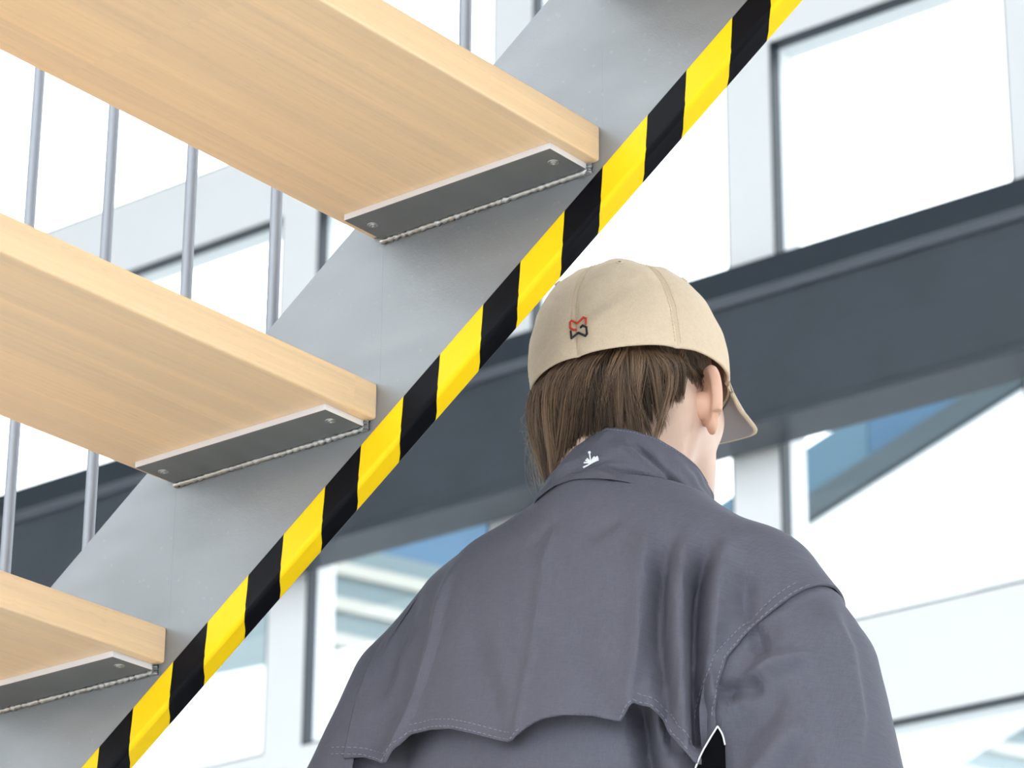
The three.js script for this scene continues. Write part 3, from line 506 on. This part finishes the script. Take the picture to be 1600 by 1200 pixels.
// --- head, neck, ears, hands: one body
const ell = (x, y, z, c, r) => { const a = (x - c[0]) / r[0], b = (y - c[1]) / r[1], d = (z - c[2]) / r[2], k = Math.hypot(a, b, d), g = Math.hypot(a / r[0], b / r[1], d / r[2]); return k < 1e-6 ? -Math.min(...r) : k * (k - 1) / g; };
const CT = Math.cos(TILT), ST = Math.sin(TILT);
function headField(x, y, z) {
  const X0 = x - HC[0], Y1 = y - HC[1], X = CT * X0 + ST * Y1, Y = CT * Y1 - ST * X0, Z = z - HC[2], ax = Math.abs(X);
  let d = ell(X, Y, Z, [0, 0, 0], [0.0755, 0.098, 0.097]);
  d = smin(d, ell(X, Y, Z, [0, -0.055, -0.040], [0.054, 0.072, 0.060]), 0.03);
  d = smin(d, capsule(ax, Y, Z, [0.046, -0.062, -0.006, 0.016], [0.020, -0.112, -0.078, 0.016]), 0.03);
  d = smin(d, ell(X, Y, Z, [0, -0.112, -0.080], [0.022, 0.018, 0.018]), 0.02);
  d = smin(d, capsule(ax, Y, Z, [0, 0.012, -0.092, 0.012], [0.040, 0.010, -0.072, 0.012]), 0.015);
  d = smin(d, capsule(X, Y, Z, [0, -0.002, -0.096, 0.008], [0, -0.044, -0.116, 0.0105]), 0.012);
  d = smin(d, ell(ax, Y, Z, [0.011, -0.046, -0.104], [0.008, 0.006, 0.009]), 0.006);
  d = smin(d, ell(ax, Y, Z, [0.039, -0.035, -0.062], [0.021, 0.022, 0.022]), 0.02);
  d = smin(d, ell(ax, Y, Z, [0.031, -0.006, -0.083], [0.014, 0.008, 0.010]), 0.006);
  d = smin(d, ell(X, Y, Z, [0, -0.071, -0.100], [0.023, 0.0045, 0.009]), 0.004);
  d = smin(d, ell(X, Y, Z, [0, -0.080, -0.098], [0.020, 0.0055, 0.009]), 0.004);
  // neck, with the groove behind the jaw
  d = smin(d, capsule(x, y, z, [HC[0] + 0.004, HC[1] - 0.045, 0.010, 0.054], [0.004, -0.15, 0.020, 0.060]), 0.011);
  d = smin(d, capsule(Math.abs(x - 0.0 + 0.5 * (y) * -0.12), y, z, [0.046, 0.035, 0.012, 0.012], [0.030, -0.13, -0.040, 0.014]), 0.030);
  const gr = capsule(x, y, z, [0.056, 0.030, 0.006, 0], [0.064, -0.055, -0.006, 0]); d += 0.0035 * Math.exp(-gr * gr / 0.00003);
  return d;
}
function earField(X, Y, Z) {                          // X outwards, Y up, Z back; foot of the ear at the origin
  const fl = 0.75, w = Z * Math.cos(fl) + X * Math.sin(fl), n = X * Math.cos(fl) - Z * Math.sin(fl);   // w along the flap, n across it (outer face positive)
  const Yt = Y - 0.12 * w;
  const k = Math.hypot((w - 0.011) / 0.0185, (Yt - 0.004) / 0.031);
  let d = Math.max((k - 1) * 0.017, Math.abs(n + 0.001) - 0.0032);
  const ring = Math.hypot((k - 0.93) * 0.0185, n - 0.0005) - 0.0052; if (Yt > -0.022) d = smin(d, ring, 0.004);
  d = smin(d, ell(w, Yt, n, [0.007, -0.006, -0.008], [0.0135, 0.0165, 0.0150]), 0.005);       // back of the concha
  d = smin(d, ell(w, Yt, n, [0.006, -0.029, 0.000], [0.0085, 0.0105, 0.0052]), 0.006);       // lobe
  d = smin(d, ell(w, Yt, n, [-0.006, 0.0, -0.004], [0.010, 0.022, 0.007]), 0.008);           // root
  const cav = ell(w, Yt, n, [0.007, -0.003, 0.006], [0.009, 0.013, 0.007]); return Math.max(d, -cav);
}
function skinGeo(f, lo, hi, h, col) {
  const s = surfaceNets(f, lo, hi, h), g = surfGeo(s), c = new Float32Array(s.P.length); for (let i = 0; i < s.P.length; i += 3) { const q = col(s.P[i], s.P[i + 1], s.P[i + 2]); c[i] = q[0]; c[i + 1] = q[1]; c[i + 2] = q[2]; }
  g.setAttribute('color', new THREE.BufferAttribute(c, 3)); return g;
}
const EAR = [0.0545, 0.0250, -0.014];
{
  const head = skinGeo(headField, [-0.115, -0.15, -0.15], [0.09, 0.19, 0.11], 0.003, (x, y, z) => { const X = x - HC[0], Y = y - HC[1], Z = z - HC[2], lips = Math.exp(-((X / 0.024) ** 4 + ((Y + 0.076) / 0.010) ** 4)) * (Z < -0.095 ? 1 : 0), k = 1 + 0.05 * (vnoise(x * 160, y * 160 + z * 130, 91) - 0.5); return [k, k * (1 - 0.35 * lips), k * (1 - 0.35 * lips)]; });
  const earCol = (x, y) => { const k = 1.02 + 0.06 * (vnoise(x * 220, y * 220, 92) - 0.5); return [k * 1.12, k * 0.96, k * 0.88]; };  // pinker ear skin, with the backlit glow put into the colour
  const ears = [1, -1].map(s => { const g = skinGeo(earField, [-0.02, -0.045, -0.018], [0.036, 0.045, 0.036], 0.0012, earCol); if (s < 0) { g.scale(-1, 1, 1); const ix = g.index.array; for (let i = 0; i < ix.length; i += 3) { const t = ix[i]; ix[i] = ix[i + 1]; ix[i + 1] = t; } g.computeVertexNormals(); } g.scale(0.95, 0.81, 0.95); g.translate(s > 0 ? EAR[0] : 2 * HC[0] - EAR[0], EAR[1], EAR[2]); return g; });
  const moles = [[0.0665, 0.0215, 0.0195], [0.0705, 0.0435, 0.0225]];
  // hands: five fingers each, relaxed, hanging at the sides
  const hand = s => {
    const B = []; const J = (x, y, z, r) => [x, y, z, r];
    B.push([J(0, 0.02, 0, 0.026), J(0, -0.02, 0.002, 0.028)], [J(-0.004, -0.02, 0.018, 0.020), J(-0.004, -0.062, 0.022, 0.014)], [J(-0.004, -0.02, -0.016, 0.020), J(-0.004, -0.060, -0.024, 0.014)], [J(0, -0.02, 0, 0.022), J(-0.003, -0.066, 0, 0.016)]);
    const len = [0.070, 0.080, 0.075, 0.058], zz = [-0.030, -0.010, 0.010, 0.028];
    for (let i = 0; i < 4; i++) { const L = len[i], z0 = zz[i], r = i === 3 ? 0.0072 : 0.0084, z1 = z0 * 1.08; const a = J(-0.004, -0.066 + (i === 3 ? 0.008 : 0), z0, r + 0.001), b = J(-0.010, a[1] - 0.46 * L, z1, r), c = J(-0.022, b[1] - 0.29 * L, z1, r - 0.0006), e = J(-0.036, c[1] - 0.18 * L, z1, r - 0.0014); B.push([a, b], [b, c], [c, e]); }
    const t0 = J(-0.006, -0.004, -0.022, 0.014), t1 = J(-0.016, -0.034, -0.043, 0.0112), t2 = J(-0.024, -0.060, -0.050, 0.0092), t3 = J(-0.030, -0.080, -0.050, 0.008); B.push([t0, t1], [t1, t2], [t2, t3]);
    const f = (x, y, z) => { let d = 9; B.forEach(([a, b], i) => { const c = capsule(x, y, z, a, b); d = i < 4 ? smin(d, c, 0.012) : smin(d, c, 0.0035); }); return d; };
    const g = skinGeo(f, [-0.06, -0.165, -0.075], [0.04, 0.055, 0.05], 0.003, () => [1, 1, 1]);
    if (s < 0) { g.scale(-1, 1, 1); const ix = g.index.array; for (let i = 0; i < ix.length; i += 3) { const t = ix[i]; ix[i] = ix[i + 1]; ix[i + 1] = t; } g.computeVertexNormals(); }
    g.translate(s * 0.276, -0.765, -0.085); return g;
  };
  const body = mesh('body', lean(head), M.skin, person);
  for (const e of ears) mesh('ear', leanHead(e), M.skin, body);
  for (const q of [1, -1]) mesh('hand', lean(hand(q)), M.skin, person);
}

// --- cap
const CC = { x: -0.019, z: -0.006, a: 0.0890, b: 0.112, y: 0.053, h: 0.127 };
function capPoint(phi, v, off = 0) {
  if (phi > Math.PI + 1e-9) phi -= 2 * Math.PI;                  // phi 0 at the back, towards the right; v 0 at the rim, 1 at the top
  const s = Math.sin(phi), c = Math.cos(phi), front = sstep(0.2, -0.9, c);
  const yr = CC.y + (s > 0 ? 0.011 : 0.001) * s * s + 0.005 * front, ang = v * Math.PI / 2;
  let rad = Math.pow(Math.cos(ang), 0.80), up = Math.pow(Math.sin(ang), 0.98); rad = rad * (1 - 0.02 * v) + 0.0;
  rad *= 1 + 0.05 * Math.sin(Math.PI * Math.min(1, v * 1.25)) * 0.6;
  const seam = Math.PI / 3, dq = Math.abs(((phi % seam) + seam * 1.5) % seam - seam / 2), dist = dq * 0.1 * rad;
  let o = off - 0.0016 * Math.exp(-((dist / 0.0014) ** 2)) + 0.0022 * sstep(0, 0.022, dist);
  const rv = sstep(0.0, 0.12, v) * sstep(0.95, 0.6, v);
  o += rv * (0.0016 * (vnoise(phi * 5 + 4, v * 13 + 2, 31) - 0.5) + 0.0022 * (vnoise(phi * 2.2 + 1, v * 9, 32) - 0.5));
  for (const [p0, v0, p1, v1, hh, w] of [[0.12, 0.18, 0.55, 0.30, -0.0020, 0.03], [0.20, 0.27, 0.95, 0.42, -0.0018, 0.03], [0.05, 0.36, 0.5, 0.43, 0.0018, 0.035], [0.1, 0.1, 0.45, 0.2, 0.0014, 0.03], [-0.1, 0.30, -0.6, 0.45, -0.0014, 0.03]]) { const [r, t] = nearPoly([[p0, v0], [p1, v1]], phi, v); o += 1.35 * hh * Math.exp(-r * r / (w * w)) * sstep(-0.05, 0.25, t) * sstep(1.05, 0.75, t); }
  return [CC.x + (CC.a * rad + o) * s, yr + (CC.h - (yr - CC.y)) * up + o * v, CC.z + (CC.b * rad + o) * c];
}
const cap = new THREE.Group(); cap.name = 'cap'; person.add(cap); cap.userData.label = 'beige six-panel cap worn with the brim forward';
{
  const NU = 26, NV = 40;
  const sheet = (f, nu, nv, flip) => { const P = [], I = []; for (let i = 0; i <= nu; i++) for (let j = 0; j <= nv; j++) P.push(...f(i / nu, j / nv)); for (let i = 0; i < nu; i++) for (let j = 0; j < nv; j++) { const a = i * (nv + 1) + j, b = a + nv + 1; flip ? I.push(a, a + 1, b, a + 1, b + 1, b) : I.push(a, b, a + 1, a + 1, b, b + 1); } return { P: new Float32Array(P), I }; };
  for (let k = 0; k < 6; k++) {
    const p0 = k * Math.PI / 3, g = surfGeo(sheet((u, v) => capPoint(p0 + u * Math.PI / 3, v * 0.995), NU, NV), (x, y, z) => [Math.atan2(x - CC.x, z - CC.z) * 0.1, y]);
    const panel = mesh('panel', leanHead(g), M.cap, cap);
    const pc = p0 + Math.PI / 6, ev = 0.56, V = a => new THREE.Vector3(...a), o = capPoint(pc, ev, 0.0004), nrm = V(capPoint(pc + 0.02, ev)).sub(V(capPoint(pc - 0.02, ev))).cross(V(capPoint(pc, ev + 0.02)).sub(V(capPoint(pc, ev - 0.02)))).normalize();
    if (nrm.y < 0) nrm.negate();
    const e = new THREE.TorusGeometry(0.0027, 0.0009, 8, 20), hole = new THREE.CircleGeometry(0.0016, 12); hole.translate(0, 0, 0.0004);
    const qn = new THREE.Quaternion().setFromUnitVectors(new THREE.Vector3(0, 0, 1), nrm); for (const q of [e, hole]) { q.applyQuaternion(qn); q.translate(...o); }
    mesh('eyelet', leanHead(bare(e)), M.capThread, panel); mesh('eyelet_hole', leanHead(bare(hole)), M.embBlack, panel);
    const l = []; for (const d of [-0.0034, 0.0034]) for (let v = 0.02; v < 0.93; v += 0.021) { const q = vv => { const r = 0.1 * Math.pow(Math.cos(vv * Math.PI / 2), 0.8) + 0.004; return capPoint(p0 + d / r, vv, 0.0003); }; l.push(stitch(q(v), q(v + 0.0135), 0.00034)); }
    mesh('stitching', leanHead(merge(l)), M.capThread, panel);
  }
  const btn = new THREE.SphereGeometry(0.0065, 16, 10); btn.scale(1, 0.5, 1); btn.translate(CC.x, CC.y + CC.h - 0.0015, CC.z); mesh('button', leanHead(bare(btn)), M.cap, cap);
  // turned-in rim and sweatband
  const rim = surfGeo(sheet((u, v) => { const p = u * Math.PI * 2, a = v * Math.PI, q = capPoint(p, 0), r = 0.0016; return [q[0] - Math.sin(p) * (r - r * Math.cos(a)), q[1] - r * 0.9 * Math.sin(a), q[2] - Math.cos(p) * (r - r * Math.cos(a))]; }, 120, 6, true));
  const band = surfGeo(sheet((u, v) => { const p = u * Math.PI * 2, q = capPoint(p, v * 0.28, -0.0034); return q; }, 120, 6, true));
  mesh('rim', leanHead(rim), M.cap, cap); mesh('sweatband', leanHead(band), M.capThread, cap);
  // brim
  const A = 64 * Math.PI / 180, TB = 0.0036;
  const brimAt = (u, v, side) => { const ph = Math.PI + u * A, q = capPoint(ph, 0.0), len = 0.062 * Math.pow(Math.max(0, 1 - Math.pow(Math.abs(u), 3.2)), 0.55) + 0.004, w = 1 - 0.06 * v * u * u; const t = v * len; return [(q[0] - CC.x) * w + CC.x + 0.10 * t * Math.sin(ph), q[1] - 0.0005 + 0.12 * t - 0.85 * t * u * u - side * TB * 0.5, q[2] - t * (0.98 - 0.05 * u * u)]; };
  const bp = [], bi = [], NB = 60, MB2 = 18; for (const sd of [-1, 1]) for (let i = 0; i <= NB; i++) for (let j = 0; j <= MB2; j++) bp.push(...brimAt(-1 + 2 * i / NB, j / MB2, sd));
  const half = bp.length / 6; for (let i = 0; i < NB; i++) for (let j = 0; j < MB2; j++) { const a = i * (MB2 + 1) + j, b = a + MB2 + 1; bi.push(a, b, a + 1, a + 1, b, b + 1, half + a, half + a + 1, half + b, half + a + 1, half + b + 1, half + b); }
  const edge = l => { for (let i = 0; i < l.length - 1; i++) { const a = l[i], b = l[i + 1]; bi.push(a, half + a, b, b, half + a, half + b); } };
  edge([...Array(NB + 1).keys()].map(i => i * (MB2 + 1) + MB2)); edge([...Array(MB2 + 1).keys()]); edge([...Array(MB2 + 1).keys()].map(j => NB * (MB2 + 1) + j).reverse());
  const brim = mesh('brim', leanHead(surfGeo({ P: new Float32Array(bp), I: bi }, (x, y, z) => [x, z])), M.cap, cap);
  const up = []; for (let i = 0; i <= NB; i++) for (let j = 0; j <= MB2; j++) { const q = brimAt(-0.985 + 1.97 * i / NB, 0.965 * j / MB2, 1); up.push(q[0], q[1] - 0.0004, q[2]); }
  const ui = []; for (let i = 0; i < NB; i++) for (let j = 0; j < MB2; j++) { const a = i * (MB2 + 1) + j, b = a + MB2 + 1; ui.push(a, a + 1, b, a + 1, b + 1, b); }
  mesh('brim_underside', leanHead(surfGeo({ P: new Float32Array(up), I: ui }, (x, y, z) => [x, z])), M.under, brim);  // darker, greyer sheet over the underside of the brim
  const piping = []; for (let i = 0; i <= 40; i++) { const u = -0.995 + 1.99 * i / 40; piping.push(brimAt(u, 1, 0)); } mesh('brim_piping', leanHead(bare(tubeAlong(piping, 0.0022, 8, 160))), M.cap, brim);
  // embroidered mark on the centre back: an open X of a red and a black outline
  const S = 0.00059 / 15, mark = pts => { const q = pts.map(([px, py]) => { const dx = (px - 665) * S * 1.40, dy = -(py - 530) * S * 1.36 - 0.36 * dx; const ph = dx / 0.108 + 0.045, v = 0.130 + dy / 0.2; return capPoint(ph, v, 0.0006); }); const l = []; for (let i = 1; i < q.length; i++) l.push(stitch(q[i - 1], q[i], 0.0011)); for (const p of q) { const s = new THREE.SphereGeometry(0.0011, 8, 6); s.translate(...p); l.push(bare(s)); } return merge(l); };
  mesh('emblem_top', leanHead(mark([[590, 562], [545, 580], [478, 556], [476, 440], [520, 398], [648, 442], [790, 312], [846, 334], [850, 455]])), M.red, cap).userData.label = 'red upper half of the embroidered mark';
  mesh('emblem_bottom', leanHead(mark([[722, 520], [768, 480], [862, 530], [860, 645], [818, 688], [660, 630], [498, 752], [486, 622]])), M.embBlack, cap).userData.label = 'black lower half of the embroidered mark';
}

// --- hair: a dark under-layer and some thousands of strands in locks
{
  const R = mulberry(77), gau = () => (R() + R() + R() + R() - 2) * 1.0;
  const radii = (phi, y) => { const low = sstep(0.05, -0.03, y), left = sstep(0.1, -1.0, phi); return [lerp(0.083, 0.070 + 0.013 * left, low), lerp(0.099, 0.074 + 0.010 * left, low)]; };
  const surf = (phi, y, k, e) => { const [a, b] = radii(phi, y); return [HC[0] + (a * k + e) * Math.sin(phi), y, -0.006 + (b * k + e) * Math.cos(phi)]; };
  const endY = phi => polyY([[-2.2, -0.015], [-1.5, -0.036], [-1, -0.040], [-0.5, -0.034], [0, -0.020], [0.3, -0.022], [0.55, -0.026], [0.72, -0.018], [0.87, -0.010], [1.0, 0.006], [1.15, 0.026], [1.32, 0.048], [1.5, 0.062], [1.9, 0.03]], phi);
  const sweep = phi => polyY([[-2.2, 0.05], [-1.3, -0.10], [-0.9, -0.30], [-0.4, -0.62], [0.0, -0.85], [0.3, -0.85], [0.46, -0.55], [0.58, -0.1], [0.72, 0.22], [1.0, 0.30], [1.6, 0.12]], phi);
  // under-layer
  const P = [], I = [], nu = 90, nv = 20; for (let i = 0; i <= nu; i++) for (let j = 0; j <= nv; j++) { const phi = lerp(-2.0, 1.55, i / nu), t = j / nv, y = lerp(0.085, endY(phi) + 0.026, t), cu = sstep(0.6, 1, t); P.push(...surf(phi, y, 0.955 - 0.05 * cu, 0)); }
  for (let i = 0; i < nu; i++) for (let j = 0; j < nv; j++) { const a = i * (nv + 1) + j, b = a + nv + 1; I.push(a, b, a + 1, a + 1, b, b + 1); }
  const hair = mesh('hair', leanHead(surfGeo({ P: new Float32Array(P), I })), M.scalpHair, person); hair.userData.label = 'brown hair hanging from under the cap to the collar';
  const pos = [], col = [], idx = []; const SEG = 11;
  function strand(pts, r0, c) {
    const base = pos.length / 3, n = pts.length; const t = new THREE.Vector3(), u = new THREE.Vector3(), w = new THREE.Vector3(), up = new THREE.Vector3(0.3, 0.2, 0.9);
    for (let i = 0; i < n; i++) { const a = pts[Math.max(0, i - 1)], b = pts[Math.min(n - 1, i + 1)]; t.set(b[0] - a[0], b[1] - a[1], b[2] - a[2]).normalize(); u.crossVectors(t, up).normalize(); w.crossVectors(t, u); const r = r0 * (i === n - 1 ? 0.15 : 1 - 0.35 * (i / n) ** 2);
      for (let k = 0; k < 3; k++) { const q = k * 2.0944, cx = Math.cos(q) * r, cy = Math.sin(q) * r; pos.push(pts[i][0] + u.x * cx + w.x * cy, pts[i][1] + u.y * cx + w.y * cy, pts[i][2] + u.z * cx + w.z * cy); col.push(c[0], c[1], c[2]); } }
    for (let i = 0; i < n - 1; i++) for (let k = 0; k < 3; k++) { const a = base + i * 3 + k, b = base + i * 3 + (k + 1) % 3; idx.push(a, a + 3, b, b, a + 3, b + 3); }
  }
  const NC = 330;
  for (let j = 0; j < NC; j++) {
    const phi0 = lerp(-2.0, 1.5, (j + R() * 0.9) / NC), layer = R(), sw = sweep(phi0) * (0.85 + 0.5 * R()) + gau() * 0.16, yE = endY(phi0 + sw) + gau() * (phi0 + sw > 0.35 ? 0.019 : 0.013) + (layer > 0.7 ? 0.026 * R() : 0) + 0.003, kL = 0.945 + 0.090 * layer + 0.015 * sstep(0, -1, phi0);
    const curl = 0.015 + 0.05 * R(), ph = R() * 6.28, tone = clamp(0.38 + 0.46 * (R() - 0.5) + 0.44 * (layer - 0.5) + 0.10 * sstep(-0.5, -1.2, phi0)), spread = 0.06 + 0.035 * R(), tip = layer < 0.35 ? 0.9 : 0.22 + 0.40 * R(), wav = 0.042 * gau(), n = 38 + (R() * 16 | 0), bow = 0.15 * gau(), pw = 0.95 + 0.5 * R();  // left locks lightened, the rim light there put into their tone
    for (let s = 0; s < n; s++) {
      const g1 = gau() * spread, g2 = gau() * 0.0030, ej = gau() * 0.005, st = clamp(tone + 0.20 * gau()), pts = [], yEnd = Math.min(0.066, yE + ej + Math.abs(gau()) * 0.005);
      for (let i = 0; i <= SEG; i++) { const t = i / SEG, conv = lerp(1, tip, sstep(0.1, 1, t)); const phi = phi0 + sw * Math.pow(t, pw) + bow * Math.sin(Math.PI * t) + g1 * conv + wav * Math.sin(t * 5 + ph), y = lerp(0.084, yEnd, t), k = (kL + 0.06 * Math.sin(Math.PI * Math.min(1, t * 0.85)) * sstep(0.062, 0.03, y) - (curl + 0.055) * sstep(0.5, 1.0, t)) * lerp(0.945, 1, sstep(0.064, 0.046, y)); pts.push(surf(phi, y, k, g2 * (0.3 + conv) * sstep(0.064, 0.045, y))); }
      const hl = Math.pow(st, 1.7); strand(pts, 0.00027 + 0.00012 * R(), [lerp(0.034, 0.48, hl), lerp(0.020, 0.292, hl), lerp(0.012, 0.172, hl)]);
    }
  }
  // fly-aways on the left
  for (let j = 0; j < 60; j++) { const phi0 = -1.25 + gau() * 0.5, pts = [], o = 0.006 + 0.012 * R(), yE = -0.05 + 0.07 * R(), y0 = 0.05 - 0.03 * R(); for (let i = 0; i <= SEG; i++) { const t = i / SEG; pts.push(surf(phi0 + 0.12 * Math.sin(t * 3 + j), lerp(y0, yE, t), 1.03, o * Math.sin(Math.PI * t * 0.8))); } strand(pts, 0.00016, [0.34, 0.25, 0.17]); }
  const g = new THREE.BufferGeometry(); g.setAttribute('position', new THREE.Float32BufferAttribute(pos, 3)); g.setAttribute('color', new THREE.Float32BufferAttribute(col, 3)); g.setIndex(idx); g.computeVertexNormals();
  const st = mesh('strands', leanHead(g), M.hair, hair); st.userData.kind = 'stuff';
}

// --- trousers and boots, below the picture's edge
{
  const hipX = -0.115, legs = (x, y, z) => { const X = Math.abs(x - hipX); let d = capsule(X, y, z, [0.085, 0.86, 0, 0.098], [0.095, 0.50, -0.01, 0.075]); d = smin(d, capsule(X, y, z, [0.095, 0.50, -0.01, 0.078], [0.105, 0.09, 0.015, 0.075]), 0.03); d = smin(d, ell(x - hipX, y, z, [0, 0.92, 0], [0.178, 0.14, 0.125]), 0.04); return Math.max(d, 0.055 - y, y - 1.02); };
  mesh('trousers', surfGeo(surfaceNets(legs, [hipX - 0.24, 0.04, -0.16], [hipX + 0.24, 1.04, 0.16], 0.011)), M.jacket, person);
  const boot = (x, y, z) => { const X = Math.abs(x - hipX) - 0.105; let d = capsule(X, y, z, [0, 0.13, 0.02, 0.048], [0, 0.06, 0.02, 0.046]); d = smin(d, capsule(X, y, z, [0.003, 0.045, 0.03, 0.044], [0.01, 0.038, -0.15, 0.042]), 0.03); return Math.max(d, 0.001 - y); };
  mesh('boots', surfGeo(surfaceNets(boot, [hipX - 0.2, -0.008, -0.23], [hipX + 0.2, 0.2, 0.12], 0.008)), M.lining, person);
}
renderer.render(scene, camera);
